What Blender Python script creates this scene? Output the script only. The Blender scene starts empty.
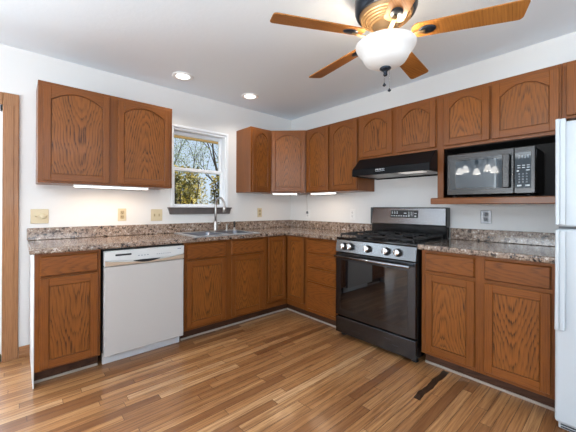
import bpy, bmesh, math, random
from mathutils import Vector, Matrix

# ------------------------------------------------------------------ camera, world, light, exposure
S = bpy.context.scene
COL = S.collection
PI = math.pi
H = 2.419                       # ceiling height
cam_d = bpy.data.cameras.new('camera')
cam = bpy.data.objects.new('camera', cam_d)
COL.objects.link(cam)
S.camera = cam
cam_d.sensor_fit = 'HORIZONTAL'
cam_d.sensor_width = 36.0
cam_d.lens = 303.2815 / 576 * 36
cam_d.shift_x = (288 - 287.3731) / 576
cam_d.shift_y = -(216 - 207.1665) / 576
cam_d.clip_start = 0.02
cam.matrix_world = (Matrix.Translation((-2.8939, -3.1734, 1.1876))
                    @ Matrix.Rotation(math.radians(48.2403 - 90), 4, 'Z')
                    @ Matrix.Rotation(PI / 2 + 0.0005, 4, 'X')
                    @ Matrix.Rotation(0.0048, 4, 'Z'))

S.view_settings.view_transform = 'Standard'
S.view_settings.look = 'None'
S.view_settings.gamma = 1.0
S.view_settings.use_curve_mapping = False
S.view_settings.exposure = 0.16

world = bpy.data.worlds.new('world')
S.world = world
world.use_nodes = True
wn = world.node_tree.nodes
bg = wn['Background']
sky = wn.new('ShaderNodeTexSky')
sky.sky_type = 'HOSEK_WILKIE'
sky.turbidity = 2.6
sky.ground_albedo = 0.35
sky.sun_direction = (0.72, -0.22, 0.66)
haze = wn.new('ShaderNodeMix')
haze.data_type = 'RGBA'
haze.inputs[0].default_value = 0.45
haze.inputs[7].default_value = (0.42, 0.48, 0.55, 1)
world.node_tree.links.new(sky.outputs[0], haze.inputs[6])
world.node_tree.links.new(haze.outputs[2], bg.inputs[0])
bg.inputs[1].default_value = 2.3


def add_light(name, kind, loc, energy, color=(1, 1, 1), rot=(0, 0, 0), **kw):
    d = bpy.data.lights.new(name, kind)
    d.energy = energy
    d.color = color
    for k, v in kw.items():
        setattr(d, k, v)
    o = bpy.data.objects.new(name, d)
    o.location = loc
    o.rotation_euler = rot
    COL.objects.link(o)
    return o


sun = add_light('sun', 'SUN', (4, -6, 8), 4.5, (1.0, 0.95, 0.86), angle=0.02)
sun.rotation_euler = Vector((-0.72, 0.22, -0.66)).to_track_quat('-Z', 'Y').to_euler()
# west and south: added lamps in unseen openings, tilted up to brighten the ceiling
DAY = (0.82, 0.92, 1.0)
add_light('ceiling_fill_west', 'AREA', (-6.05, -2.9, 1.35), 290, DAY, (0, -PI / 2 - 1.30, 0),
          shape='RECTANGLE', size=1.9, size_y=3.4)
add_light('ceiling_fill_south', 'AREA', (-3.5, -6.05, 1.35), 215, (0.78, 0.90, 1.0), (PI / 2 + 1.35, 0, 0),
          shape='RECTANGLE', size=3.6, size_y=1.9)
add_light('daylight_patio', 'AREA', (-3.85, 0.20, 1.02), 60, DAY, (-PI / 2 - 0.12, 0, 0),
          shape='RECTANGLE', size=1.6, size_y=1.8)


# ------------------------------------------------------------------ materials
def lin(r, g, b):
    f = lambda c: (c / 255 / 12.92) if c / 255 <= 0.04045 else ((c / 255 + 0.055) / 1.055) ** 2.4
    return (f(r), f(g), f(b), 1.0)


def new_mat(name):
    m = bpy.data.materials.new(name)
    m.use_nodes = True
    return m, m.node_tree, m.node_tree.nodes['Principled BSDF']


def plain(name, col, rough=0.5, metal=0.0, coat=0.0, emit=None, estr=0.0, bump=0.0, bscale=60.0, mottle=0.0):
    m, t, b = new_mat(name)
    b.inputs['Base Color'].default_value = col
    b.inputs['Roughness'].default_value = rough
    b.inputs['Metallic'].default_value = metal
    b.inputs['Coat Weight'].default_value = coat
    b.inputs['Coat Roughness'].default_value = 0.12
    if emit:
        b.inputs['Emission Color'].default_value = emit
        b.inputs['Emission Strength'].default_value = estr
    if bump or mottle:
        tc = t.nodes.new('ShaderNodeTexCoord')
        n = t.nodes.new('ShaderNodeTexNoise')
        n.inputs['Scale'].default_value = bscale
        n.inputs['Detail'].default_value = 4
        t.links.new(tc.outputs['Object'], n.inputs['Vector'])
        if bump:
            bp = t.nodes.new('ShaderNodeBump')
            bp.inputs['Strength'].default_value = bump
            bp.inputs['Distance'].default_value = 0.004
            t.links.new(n.outputs['Fac'], bp.inputs['Height'])
            t.links.new(bp.outputs['Normal'], b.inputs['Normal'])
        if mottle:
            r = t.nodes.new('ShaderNodeMapRange')
            r.inputs['To Min'].default_value = 1 - mottle
            r.inputs['To Max'].default_value = 1 + mottle
            t.links.new(n.outputs['Fac'], r.inputs['Value'])
            mx = t.nodes.new('ShaderNodeVectorMath')
            mx.operation = 'SCALE'
            mx.inputs[0].default_value = col[:3]
            t.links.new(r.outputs[0], mx.inputs['Scale'])
            t.links.new(mx.outputs[0], b.inputs['Base Color'])
    return m


class NG:
    """small helper to write node maths"""
    def __init__(s, t):
        s.t = t

    def n(s, typ, **kw):
        o = s.t.nodes.new(typ)
        for k, v in kw.items():
            setattr(o, k, v)
        return o

    def put(s, sock, v):
        if isinstance(v, bpy.types.NodeSocket):
            s.t.links.new(v, sock)
        else:
            sock.default_value = v

    def m(s, op, a, b=0.0, c=0.0):
        o = s.n('ShaderNodeMath', operation=op)
        s.put(o.inputs[0], a)
        s.put(o.inputs[1], b)
        s.put(o.inputs[2], c)
        return o.outputs[0]

    def xyz(s, x, y, z):
        o = s.n('ShaderNodeCombineXYZ')
        for i, v in enumerate((x, y, z)):
            s.put(o.inputs[i], v)
        return o.outputs[0]

    def noise(s, vec, scale, detail=3, rough=0.5):
        o = s.n('ShaderNodeTexNoise')
        s.put(o.inputs['Vector'], vec)
        o.inputs['Scale'].default_value = scale
        o.inputs['Detail'].default_value = detail
        o.inputs['Roughness'].default_value = rough
        return o.outputs['Fac']

    def ramp(s, fac, stops, interp='LINEAR'):
        o = s.n('ShaderNodeValToRGB')
        o.color_ramp.interpolation = interp
        e = o.color_ramp.elements
        while len(e) < len(stops):
            e.new(0.5)
        for i, (p, c) in enumerate(stops):
            e[i].position = p
            e[i].color = c
        s.put(o.inputs[0], fac)
        return o.outputs[0]

    def mix(s, fac, a, b, blend='MIX'):
        o = s.n('ShaderNodeMix', data_type='RGBA', blend_type=blend)
        s.put(o.inputs[0], fac)
        s.put(o.inputs[6], a)
        s.put(o.inputs[7], b)
        return o.outputs[2]


def oak(name, light, dark, horizontal=False, rough=0.36, coat=0.16, ring=85.0, contrast=1.0, straight=False):
    """oak: flat-sawn cathedral figure (or straight grain) cut across a leaning trunk, with pore streaks"""
    m, t, b = new_mat(name)
    g = NG(t)
    tc = g.n('ShaderNodeTexCoord')
    oi = g.n('ShaderNodeObjectInfo')
    sp = g.n('ShaderNodeSeparateXYZ')
    t.links.new(tc.outputs['Object'], sp.inputs[0])
    rnd = oi.outputs['Random']
    x, y, z = sp.outputs
    if horizontal:
        across, along = g.m('ADD', z, y), x
    else:
        across, along = g.m('ADD', x, y), z
    r100 = g.m('MULTIPLY', rnd, 91.7)
    warp = g.noise(g.xyz(g.m('ADD', across, r100), r100, g.m('MULTIPLY', along, 0.25)), 8.0, 3)
    streak = g.noise(g.xyz(g.m('MULTIPLY', across, 120), r100, g.m('MULTIPLY', along, 1.8)), 1.0, 2)
    if straight:
        r = g.m('ADD', across, g.m('ADD', g.m('MULTIPLY', along, 0.012), g.m('MULTIPLY', warp, 0.03)))
        ac = across
    else:
        wob = g.noise(g.xyz(r100, g.m('ADD', r100, 3.1), along), 2.6, 2)
        sgn = g.m('SIGN', g.m('SUBTRACT', g.m('FRACT', g.m('MULTIPLY', rnd, 7.3)), 0.5))
        ac = g.m('ADD', across, g.m('MULTIPLY', g.m('SUBTRACT', rnd, 0.5), 0.08))
        ac = g.m('ADD', ac, g.m('MULTIPLY', g.m('SUBTRACT', warp, 0.5), 0.045))
        d = g.m('ADD', g.m('MULTIPLY', g.m('MULTIPLY', along, sgn), g.m('ADD', 0.07, g.m('MULTIPLY', rnd, 0.07))),
                g.m('MULTIPLY', g.m('SUBTRACT', wob, 0.5), 0.05))
        r = g.m('ADD', d, g.m('MULTIPLY', g.m('SQRT', g.m('ADD', g.m('MULTIPLY', ac, ac), 0.0009)), 0.62))
    phase = g.m('ADD', g.m('MULTIPLY', r, ring), g.m('MULTIPLY', streak, 0.8 if straight else 1.1))
    ph = g.m('FRACT', phase)
    line = g.ramp(ph, [(0.0, (0.30, 0.30, 0.30, 1)), (0.12, (1, 1, 1, 1)), (0.30, (0.5, 0.5, 0.5, 1)),
                       (0.55, (0.10, 0.10, 0.10, 1)), (0.92, (0.0, 0.0, 0.0, 1)), (1.0, (0.30, 0.30, 0.30, 1))])
    pore = g.noise(g.xyz(g.m('MULTIPLY', ac, 420), r100, g.m('MULTIPLY', along, 11)), 1.0, 2)
    pore = g.ramp(pore, [(0.38, (0, 0, 0, 1)), (0.64, (1, 1, 1, 1))])
    tone = g.noise(g.xyz(g.m('MULTIPLY', across, 9), r100, g.m('MULTIPLY', along, 1.5)), 1.0, 2)
    fade = g.noise(g.xyz(g.m('MULTIPLY', ac, 16), r100, g.m('MULTIPLY', along, 3)), 1.0, 2)
    fade = g.ramp(fade, [(0.32, (.35, .35, .35, 1)), (0.60, (1, 1, 1, 1))])
    line = g.m('MULTIPLY', line, fade)
    amt = g.m('MULTIPLY', line, g.m('ADD', 0.40, g.m('MULTIPLY', pore, 0.60)))
    amt = g.m('ADD', g.m('MULTIPLY', amt, (0.50 if straight else 0.88) * contrast), g.m('MULTIPLY', pore, 0.20))
    colr = g.mix(amt, light, dark)
    val = g.m('ADD', 0.76, g.m('ADD', g.m('MULTIPLY', tone, 0.36), g.m('MULTIPLY', rnd, 0.10)))
    mul = g.n('ShaderNodeVectorMath', operation='SCALE')
    t.links.new(colr, mul.inputs[0])
    t.links.new(val, mul.inputs['Scale'])
    t.links.new(mul.outputs[0], b.inputs['Base Color'])
    bp = g.n('ShaderNodeBump')
    bp.inputs['Strength'].default_value = 0.12
    bp.inputs['Distance'].default_value = 0.001
    bp.invert = True
    t.links.new(amt, bp.inputs['Height'])
    t.links.new(bp.outputs['Normal'], b.inputs['Normal'])
    b.inputs['Roughness'].default_value = rough
    b.inputs['Specular IOR Level'].default_value = 0.3
    b.inputs['Coat Weight'].default_value = coat
    b.inputs['Coat Roughness'].default_value = 0.12
    return m


OL, OD = lin(132, 75, 28), lin(64, 29, 10)
M = {}
M['oak_v'] = oak('oak_grain_upright', OL, OD, straight=True)
M['oak_h'] = oak('oak_grain_across', OL, OD, True, straight=True)
M['oak_panel'] = oak('oak_panel', lin(142, 83, 32), lin(44, 19, 7), ring=84, contrast=1.15)
M['oak_drawer'] = oak('oak_drawer', lin(132, 75, 29), lin(60, 27, 9), True, ring=80, contrast=0.85)
M['oak_fan'] = oak('fan_blade_wood', lin(176, 116, 56), lin(96, 54, 22), True, straight=True, ring=70, contrast=1.2)
M['trim_v'] = oak('oak_trim_upright', lin(166, 118, 80), lin(108, 68, 42), coat=0.1, straight=True)
M['trim_h'] = oak('oak_trim_across', lin(166, 118, 80), lin(108, 68, 42), True, coat=0.1, straight=True)
M['kick'] = oak('stained_toe_kick', lin(84, 54, 38), lin(46, 28, 19), True, rough=0.5, coat=0.0)
M['shoe'] = plain('grey_shoe_strip', lin(172, 158, 146), 0.5)
M['wall'] = plain('painted_wall', lin(221, 219, 217), 0.75, bump=0.10, bscale=90)
M['ceiling'] = plain('ceiling_paint', lin(232, 240, 248), 0.85, bump=0.25, bscale=35)
M['white'] = plain('white_paint', lin(240, 240, 240), 0.4)
M['vinyl'] = plain('white_vinyl', lin(238, 240, 243), 0.35)
M['end_white'] = plain('white_laminate', lin(214, 212, 210), 0.4)
M['sill'] = plain('dark_grey_stain', lin(92, 84, 82), 0.45, mottle=0.25, bscale=20)
M['niche'] = plain('shaded_niche_lining', lin(38, 30, 27), 0.6)  # dark colour mostly holds the shade inside the microwave niche
M['appliance'] = plain('white_enamel', lin(226, 226, 226), 0.28, bump=0.05, bscale=250)
M['dw_white'] = plain('dishwasher_enamel', lin(194, 189, 184), 0.3)
M['dw_panel'] = plain('dishwasher_panel', lin(212, 212, 210), 0.3)
M['dw_handle'] = plain('dishwasher_handle', lin(186, 164, 142), 0.3)
M['fridge'] = plain('fridge_white', lin(191, 196, 200), 0.32, bump=0.12, bscale=300)
M['dark'] = plain('dark_plastic', lin(20, 20, 22), 0.4)
M['black'] = plain('black_enamel', lin(12, 12, 14), 0.18)
M['hoodblack'] = plain('hood_enamel', lin(9, 11, 15), 0.36)
M['hoodblack'].node_tree.nodes['Principled BSDF'].inputs['Specular IOR Level'].default_value = 0.2
M['iron'] = plain('cast_iron', lin(26, 26, 28), 0.55, bump=0.3, bscale=300)
M['chrome'] = plain('chrome', lin(215, 215, 215), 0.12, 1.0)
M['nickel'] = plain('brushed_nickel', lin(176, 172, 168), 0.28, 1.0)
M['sink'] = plain('stainless_sink', lin(214, 217, 222), 0.3, 0.75)
M['bowl_shaded'] = plain('shaded_bowl_steel', lin(138, 143, 152), 0.32, 0.9)  # sink steel again, with the bowls' shade put into a darker colour
M['beige'] = plain('almond_plate', lin(205, 190, 158), 0.4)
M['beige_dark'] = plain('almond_device', lin(176, 158, 124), 0.4)
M['plate_white'] = plain('white_plate', lin(228, 226, 224), 0.4)
M['plate_steel'] = plain('steel_plate', lin(150, 150, 152), 0.35, 0.8)
M['grey'] = plain('grey_plastic', lin(120, 122, 126), 0.45)
M['filter'] = plain('hood_filter', lin(170, 168, 165), 0.35, 0.6)
M['bronze'] = plain('dark_bronze', lin(40, 46, 56), 0.3, 0.6)
M['antique'] = plain('antique_gold', lin(150, 118, 80), 0.4, 0.45)
M['cord'] = plain('pale_cord', lin(190, 186, 180), 0.5)
M['mark'] = plain('white_print', lin(215, 220, 224), 0.5)
M['mark_grey'] = plain('grey_print', lin(140, 148, 156), 0.5)
M['bark'] = plain('tree_bark', lin(72, 60, 50), 0.9, mottle=0.4, bscale=8)
M['grass'] = plain('lawn_grass', lin(128, 136, 70), 0.9, mottle=0.4, bscale=3)
M['eave'] = plain('eave_wood', lin(205, 168, 110), 0.7)
M['fence'] = plain('fence_wood', lin(150, 118, 84), 0.8, mottle=0.3, bscale=6)


def brushed(name, col, rough, horizontal=True, metal=1.0):
    m, t, b = new_mat(name)
    g = NG(t)
    tc = g.n('ShaderNodeTexCoord')
    mp = g.n('ShaderNodeMapping')
    mp.inputs['Scale'].default_value = (3, 3, 400) if horizontal else (400, 400, 3)
    t.links.new(tc.outputs['Object'], mp.inputs['Vector'])
    n = g.noise(mp.outputs[0], 1.0, 3)
    t.links.new(g.m('ADD', rough - 0.08, g.m('MULTIPLY', n, 0.16)), b.inputs['Roughness'])
    b.inputs['Base Color'].default_value = col
    b.inputs['Metallic'].default_value = metal
    return m


M['steel'] = brushed('stainless_steel', lin(150, 151, 154), 0.20)
M['dsteel'] = brushed('black_stainless', lin(84, 86, 90), 0.24)
M['psteel'] = brushed('panel_steel', lin(118, 120, 123), 0.24)
M['msteel'] = brushed('microwave_steel', lin(72, 70, 69), 0.26)


def glass(name, tint=(1, 1, 1, 1), refl=0.12):
    m, t, b = new_mat(name)
    g = NG(t)
    t.nodes.remove(b)
    tr = g.n('ShaderNodeBsdfTransparent')
    tr.inputs[0].default_value = tint
    gl = g.n('ShaderNodeBsdfGlossy')
    gl.inputs['Roughness'].default_value = 0.02
    lw = g.n('ShaderNodeLayerWeight')
    lw.inputs['Blend'].default_value = refl
    mx = g.n('ShaderNodeMixShader')
    t.links.new(lw.outputs['Fresnel'], mx.inputs[0])
    t.links.new(tr.outputs[0], mx.inputs[1])
    t.links.new(gl.outputs[0], mx.inputs[2])
    t.links.new(mx.outputs[0], t.nodes['Material Output'].inputs[0])
    return m


M['glass'] = glass('window_glass')


def blackglass(name, col, rough=0.04, spec=0.9):
    m, t, b = new_mat(name)
    b.inputs['Base Color'].default_value = col
    b.inputs['Roughness'].default_value = rough
    b.inputs['Specular IOR Level'].default_value = spec
    b.inputs['Coat Weight'].default_value = 0.4
    b.inputs['Coat Roughness'].default_value = 0.02
    return m


M['ovenglass'] = blackglass('oven_glass', lin(6, 6, 8), 0.03, 0.9)
M['mwglass'] = blackglass('microwave_glass', lin(28, 32, 36), 0.05, 1.0)
M['mwscreen'] = blackglass('microwave_screen', lin(52, 62, 70), 0.02, 0.9)
M['cooktop'] = blackglass('cooktop_enamel', lin(16, 16, 18), 0.15, 0.6)


def emitter(name, col, strength, base=(0.9, 0.9, 0.9, 1), rough=0.35):
    m, t, b = new_mat(name)
    b.inputs['Base Color'].default_value = base
    b.inputs['Roughness'].default_value = rough
    b.inputs['Emission Color'].default_value = col
    b.inputs['Emission Strength'].default_value = strength
    return m


M['bowl'] = emitter('frosted_light_bowl', (1.0, 0.95, 0.88, 1), 0.14, (0.66, 0.66, 0.66, 1))
M['lens'] = emitter('downlight_lens', (1.0, 0.97, 0.92, 1), 2.2)
M['strip'] = emitter('light_strip', (1.0, 0.94, 0.86, 1), 3.0)
M['hoodlens'] = emitter('hood_light_lens', (1.0, 0.97, 0.92, 1), 0.35)
M['shade'] = emitter('chandelier_shade', (1.0, 0.95, 0.88, 1), 6.0)


def granite():
    m, t, b = new_mat('speckled_laminate')
    g = NG(t)
    tc = g.n('ShaderNodeTexCoord')
    v = tc.outputs['Object']
    n1 = g.noise(v, 36, 4, 0.7)
    n2 = g.noise(v, 110, 3, 0.6)
    n3 = g.noise(v, 6, 2)
    f = g.m('ADD', g.m('MULTIPLY', n1, 0.60), g.m('MULTIPLY', n2, 0.40))
    c = g.ramp(f, [(0.40, lin(26, 23, 23)), (0.445, lin(80, 62, 53)), (0.48, lin(140, 115, 96)),
                   (0.515, lin(170, 149, 131)), (0.55, lin(112, 84, 66)), (0.61, lin(208, 196, 184))])
    c = g.mix(g.ramp(n3, [(0.45, (0, 0, 0, 1)), (0.65, (.3, .3, .3, 1))]), c, lin(96, 80, 74))
    t.links.new(c, b.inputs['Base Color'])
    b.inputs['Roughness'].default_value = 0.2
    b.inputs['Coat Weight'].default_value = 0.8
    b.inputs['Coat Roughness'].default_value = 0.1
    return m


M['granite'] = granite()


def floor_mat():
    m, t, b = new_mat('oak_strip_floor')
    g = NG(t)
    tc = g.n('ShaderNodeTexCoord')
    sp = g.n('ShaderNodeSeparateXYZ')
    t.links.new(tc.outputs['Object'], sp.inputs[0])
    x, y, z = sp.outputs
    W = 0.0572
    ry = g.m('DIVIDE', y, W)
    row = g.m('FLOOR', ry)
    fy = g.m('FRACT', ry)
    wn1 = g.n('ShaderNodeTexWhiteNoise', noise_dimensions='1D')
    t.links.new(row, wn1.inputs['W'])
    L = g.m('ADD', 0.55, g.m('MULTIPLY', wn1.outputs['Value'], 0.7))
    rx = g.m('DIVIDE', g.m('ADD', x, g.m('MULTIPLY', wn1.outputs['Value'], 17.3)), L)
    colm = g.m('FLOOR', rx)
    fx = g.m('FRACT', rx)
    wn2 = g.n('ShaderNodeTexWhiteNoise', noise_dimensions='2D')
    t.links.new(g.xyz(row, colm, 0.0), wn2.inputs['Vector'])
    rnd = wn2.outputs['Value']
    rc = wn2.outputs['Color']
    base = g.ramp(rnd, [(0.0, lin(128, 84, 50)), (0.10, lin(152, 104, 64)), (0.35, lin(174, 124, 78)),
                        (0.7, lin(186, 136, 88)), (0.9, lin(196, 148, 100)), (1.0, lin(210, 166, 120))])
    r50 = g.m('MULTIPLY', rnd, 57.0)
    warp = g.noise(g.xyz(g.m('MULTIPLY', x, 2.2), g.m('MULTIPLY', y, 9), r50), 1.0, 2)
    ac = g.m('ADD', g.m('MULTIPLY', y, 1.0), g.m('MULTIPLY', warp, 0.07))
    ring = g.m('FRACT', g.m('ADD', g.m('MULTIPLY', ac, 62), r50))
    line = g.ramp(ring, [(0.0, (.3, .3, .3, 1)), (0.12, (1, 1, 1, 1)), (0.5, (.12, .12, .12, 1)), (1.0, (.3, .3, .3, 1))])
    pore = g.noise(g.xyz(g.m('MULTIPLY', x, 12), g.m('MULTIPLY', y, 260), r50), 1.0, 3)
    grain = g.m('MULTIPLY', line, g.ramp(pore, [(0.35, (0, 0, 0, 1)), (0.7, (1, 1, 1, 1))]))
    knot = g.noise(g.xyz(g.m('MULTIPLY', x, 3.0), g.m('MULTIPLY', y, 26), r50), 1.0, 3, 0.6)
    knot = g.ramp(knot, [(0.66, (0, 0, 0, 1)), (0.74, (1, 1, 1, 1))])
    fine = g.noise(g.xyz(g.m('MULTIPLY', x, 2.4), g.m('MULTIPLY', y, 75), r50), 1.0, 4, 0.6)
    base = g.mix(g.ramp(fine, [(0.42, (0, 0, 0, 1)), (0.68, (.75, .75, .75, 1))]), base, lin(112, 66, 34))
    c = g.mix(g.m('MULTIPLY', grain, 0.60), base, lin(104, 62, 34))
    c = g.mix(g.m('MULTIPLY', knot, 0.55), c, lin(82, 46, 26))
    # one much darker board in front of the right-hand base cabinet
    inx = g.m('MULTIPLY', g.m('GREATER_THAN', x, -1.035), g.m('LESS_THAN', x, -0.560))
    edge = g.m('ADD', -2.302, g.m('MULTIPLY', g.m('SUBTRACT', g.noise(g.xyz(g.m('MULTIPLY', x, 5), 0.0, 0.0), 1.0, 2), 0.5), 0.05))
    iny = g.m('LESS_THAN', g.m('ABSOLUTE', g.m('SUBTRACT', y, edge)), 0.021)
    c = g.mix(g.m('MULTIPLY', g.m('MULTIPLY', inx, iny), 0.95), c, lin(34, 24, 17))
    # seams
    ey = g.m('MINIMUM', fy, g.m('SUBTRACT', 1.0, fy))
    ex = g.m('MULTIPLY', g.m('MINIMUM', fx, g.m('SUBTRACT', 1.0, fx)), L)
    sy = g.m('LESS_THAN', ey, 0.026)
    sx = g.m('LESS_THAN', ex, 0.0014)
    seam = g.m('MAXIMUM', sy, sx)
    c = g.mix(g.m('MULTIPLY', seam, 0.75), c, lin(50, 28, 15))
    t.links.new(c, b.inputs['Base Color'])
    t.links.new(g.m('ADD', 0.30, g.m('MULTIPLY', pore, 0.14)), b.inputs['Roughness'])
    bp = g.n('ShaderNodeBump')
    bp.inputs['Strength'].default_value = 0.25
    bp.inputs['Distance'].default_value = 0.001
    bp.invert = True
    t.links.new(g.m('ADD', seam, g.m('MULTIPLY', grain, 0.2)), bp.inputs['Height'])
    t.links.new(bp.outputs['Normal'], b.inputs['Normal'])
    b.inputs['Coat Weight'].default_value = 0.5
    b.inputs['Coat Roughness'].default_value = 0.15
    return m


M['floor'] = floor_mat()


def leaf_mat(name, cols):
    m, t, b = new_mat(name)
    g = NG(t)
    tc = g.n('ShaderNodeTexCoord')
    wn = g.n('ShaderNodeTexWhiteNoise', noise_dimensions='3D')
    sn = g.n('ShaderNodeVectorMath', operation='SNAP')
    t.links.new(tc.outputs['Object'], sn.inputs[0])
    sn.inputs[1].default_value = (0.11, 0.11, 0.11)
    t.links.new(sn.outputs[0], wn.inputs['Vector'])
    c = g.ramp(wn.outputs['Value'], cols, 'CONSTANT')
    t.links.new(c, b.inputs['Base Color'])
    b.inputs['Roughness'].default_value = 0.6
    b.inputs['Transmission Weight'].default_value = 0.0
    return m


M['leaf_yellow'] = leaf_mat('yellow_green_leaves', [(0, lin(132, 122, 36)), (0.3, lin(186, 160, 58)),
                                                     (0.55, lin(84, 82, 34)), (0.82, lin(216, 200, 120))])
M['leaf_green'] = leaf_mat('spring_leaves', [(0, lin(96, 116, 52)), (0.35, lin(134, 150, 80)),
                                              (0.65, lin(206, 212, 190)), (0.85, lin(70, 88, 44))])


# ------------------------------------------------------------------ mesh building
class MB:
    def __init__(s):
        s.bm = bmesh.new()

    def _join(s, b2, mi, smooth):
        for f in b2.faces:
            f.material_index = mi
            f.smooth = smooth
        me = bpy.data.meshes.new('tmp')
        b2.to_mesh(me)
        b2.free()
        s.bm.from_mesh(me)
        bpy.data.meshes.remove(me)
        return s

    def box(s, x0, x1, y0, y1, z0, z1, bev=0.0, mi=0, seg=1):
        b = bmesh.new()
        bmesh.ops.create_cube(b, size=1.0)
        for v in b.verts:
            v.co = ((x0 + x1) / 2 + v.co.x * (x1 - x0), (y0 + y1) / 2 + v.co.y * (y1 - y0),
                    (z0 + z1) / 2 + v.co.z * (z1 - z0))
        if bev:
            bmesh.ops.bevel(b, geom=list(b.edges), offset=bev, segments=seg, affect='EDGES', profile=0.5)
        return s._join(b, mi, False)

    def prism(s, pts, d0, d1, plane='xz', bev=0.0, mi=0, smooth=False, seg=1):
        """polygon pts in a plane, extruded along the remaining axis from d0 to d1"""
        b = bmesh.new()
        def P(p, d):
            if plane == 'xz':
                return (p[0], d, p[1])
            if plane == 'yz':
                return (d, p[0], p[1])
            return (p[0], p[1], d)
        A = [b.verts.new(P(p, d0)) for p in pts]
        B = [b.verts.new(P(p, d1)) for p in pts]
        n = len(pts)
        b.faces.new(A)
        b.faces.new(B[::-1])
        for i in range(n):
            b.faces.new((A[i], B[i], B[(i + 1) % n], A[(i + 1) % n]))
        bmesh.ops.recalc_face_normals(b, faces=list(b.faces))
        if bev:
            bmesh.ops.bevel(b, geom=list(b.edges), offset=bev, segments=seg, affect='EDGES', profile=0.5)
        return s._join(b, mi, smooth)

    def tube(s, pts, r, seg=10, mi=0, caps=True, flat=1.0):
        """sweep a circle along pts; r a number or a list; flat squashes the second axis"""
        b = bmesh.new()
        pts = [Vector(p) for p in pts]
        rs = r if isinstance(r, (list, tuple)) else [r] * len(pts)
        rings = []
        up = None
        for i, p in enumerate(pts):
            a = pts[max(i - 1, 0)]
            c = pts[min(i + 1, len(pts) - 1)]
            t = (c - a).normalized()
            if up is None:
                up = Vector((0, 0, 1)) if abs(t.z) < 0.9 else Vector((1, 0, 0))
            u = t.cross(up)
            if u.length < 1e-6:
                u = t.orthogonal()
            u.normalize()
            w = u.cross(t).normalized()
            up = w
            rings.append([b.verts.new(p + u * math.cos(2 * PI * k / seg) * rs[i]
                                      + w * math.sin(2 * PI * k / seg) * rs[i] * flat) for k in range(seg)])
        for i in range(len(rings) - 1):
            for k in range(seg):
                b.faces.new((rings[i][k], rings[i][(k + 1) % seg], rings[i + 1][(k + 1) % seg], rings[i + 1][k]))
        if caps:
            b.faces.new(rings[0][::-1])
            b.faces.new(rings[-1])
        bmesh.ops.recalc_face_normals(b, faces=list(b.faces))
        return s._join(b, mi, True)

    def lathe(s, prof, c=(0, 0, 0), seg=32, mi=0, axis='z', smooth=True, sx=1.0):
        b = bmesh.new()
        rings = []
        c = Vector(c)
        for r, h in prof:
            if r < 1e-6:
                q = [(0, 0, h)]
            else:
                q = [(r * math.cos(2 * PI * k / seg) * sx, r * math.sin(2 * PI * k / seg), h) for k in range(seg)]
            if axis == 'y':
                q = [(x, -h_, y) for x, y, h_ in q]
            elif axis == 'x':
                q = [(h_, x, y) for x, y, h_ in q]
            rings.append([b.verts.new(c + Vector(p)) for p in q])
        for i in range(len(rings) - 1):
            A, B = rings[i], rings[i + 1]
            if len(A) == 1 and len(B) == 1:
                continue
            for k in range(seg):
                k2 = (k + 1) % seg
                if len(A) == 1:
                    b.faces.new((A[0], B[k], B[k2]))
                elif len(B) == 1:
                    b.faces.new((A[k], A[k2], B[0]))
                else:
                    b.faces.new((A[k], A[k2], B[k2], B[k]))
        bmesh.ops.recalc_face_normals(b, faces=list(b.faces))
        return s._join(b, mi, smooth)

    def raw(s, verts, faces, mi=0, smooth=False):
        b = bmesh.new()
        vs = [b.verts.new(v) for v in verts]
        for f in faces:
            b.faces.new([vs[i] for i in f])
        return s._join(b, mi, smooth)

    def transform(s, mat):
        bmesh.ops.transform(s.bm, matrix=mat, verts=list(s.bm.verts))
        return s


CEN = {}


def build(name, mb, mats, parent=None, label=None, keep=False):
    """link mb as one mesh object; its origin moves to the middle of its bounds (unless keep)"""
    me = bpy.data.meshes.new(name)
    mb.bm.to_mesh(me)
    mb.bm.free()
    for m in (mats if isinstance(mats, (list, tuple)) else [mats]):
        me.materials.append(M[m])
    o = bpy.data.objects.new(name, me)
    COL.objects.link(o)
    c = Vector((0, 0, 0))
    if not keep:
        co = [v.co for v in me.vertices]
        c = Vector([(min(v[i] for v in co) + max(v[i] for v in co)) / 2 for i in range(3)])
        me.transform(Matrix.Translation(-c))
    CEN[o.name] = c
    if parent is not None:
        o.parent = parent
        o.location = c - CEN.get(parent.name, Vector())
    else:
        o.location = c
    if label:
        o['label'] = label
    return o


def thing(name, label, cat, loc=(0, 0, 0), rz=0.0, group=None):
    o = bpy.data.objects.new(name, None)
    COL.objects.link(o)
    o.empty_display_size = 0.1
    o.location = loc
    o.rotation_euler = (0, 0, rz)
    o['label'] = label
    o['category'] = cat
    if group:
        o['group'] = group
    CEN[o.name] = Vector()
    return o


def tag(o, label, cat, group=None):
    o['label'] = label
    o['category'] = cat
    if group:
        o['group'] = group
    return o


def struct(name, mb, mats, parent=None, label=None, keep=False):
    o = build(name, mb, mats, parent, label, keep)
    if parent is None:
        o['kind'] = 'structure'
    return o


RB = -PI / 2                     # things on the right wall: local x runs along -Y, local -y faces the room

# ------------------------------------------------------------------ the room
WX0, WX1, WZ0, WZ1 = -1.672, -1.040, 1.183, 2.030        # kitchen window opening
PX0, PX1, PZ1 = -4.75, -2.975, 1.958                     # patio door opening
TH = 0.14
XW, YS = -6.0, -6.0

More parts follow.
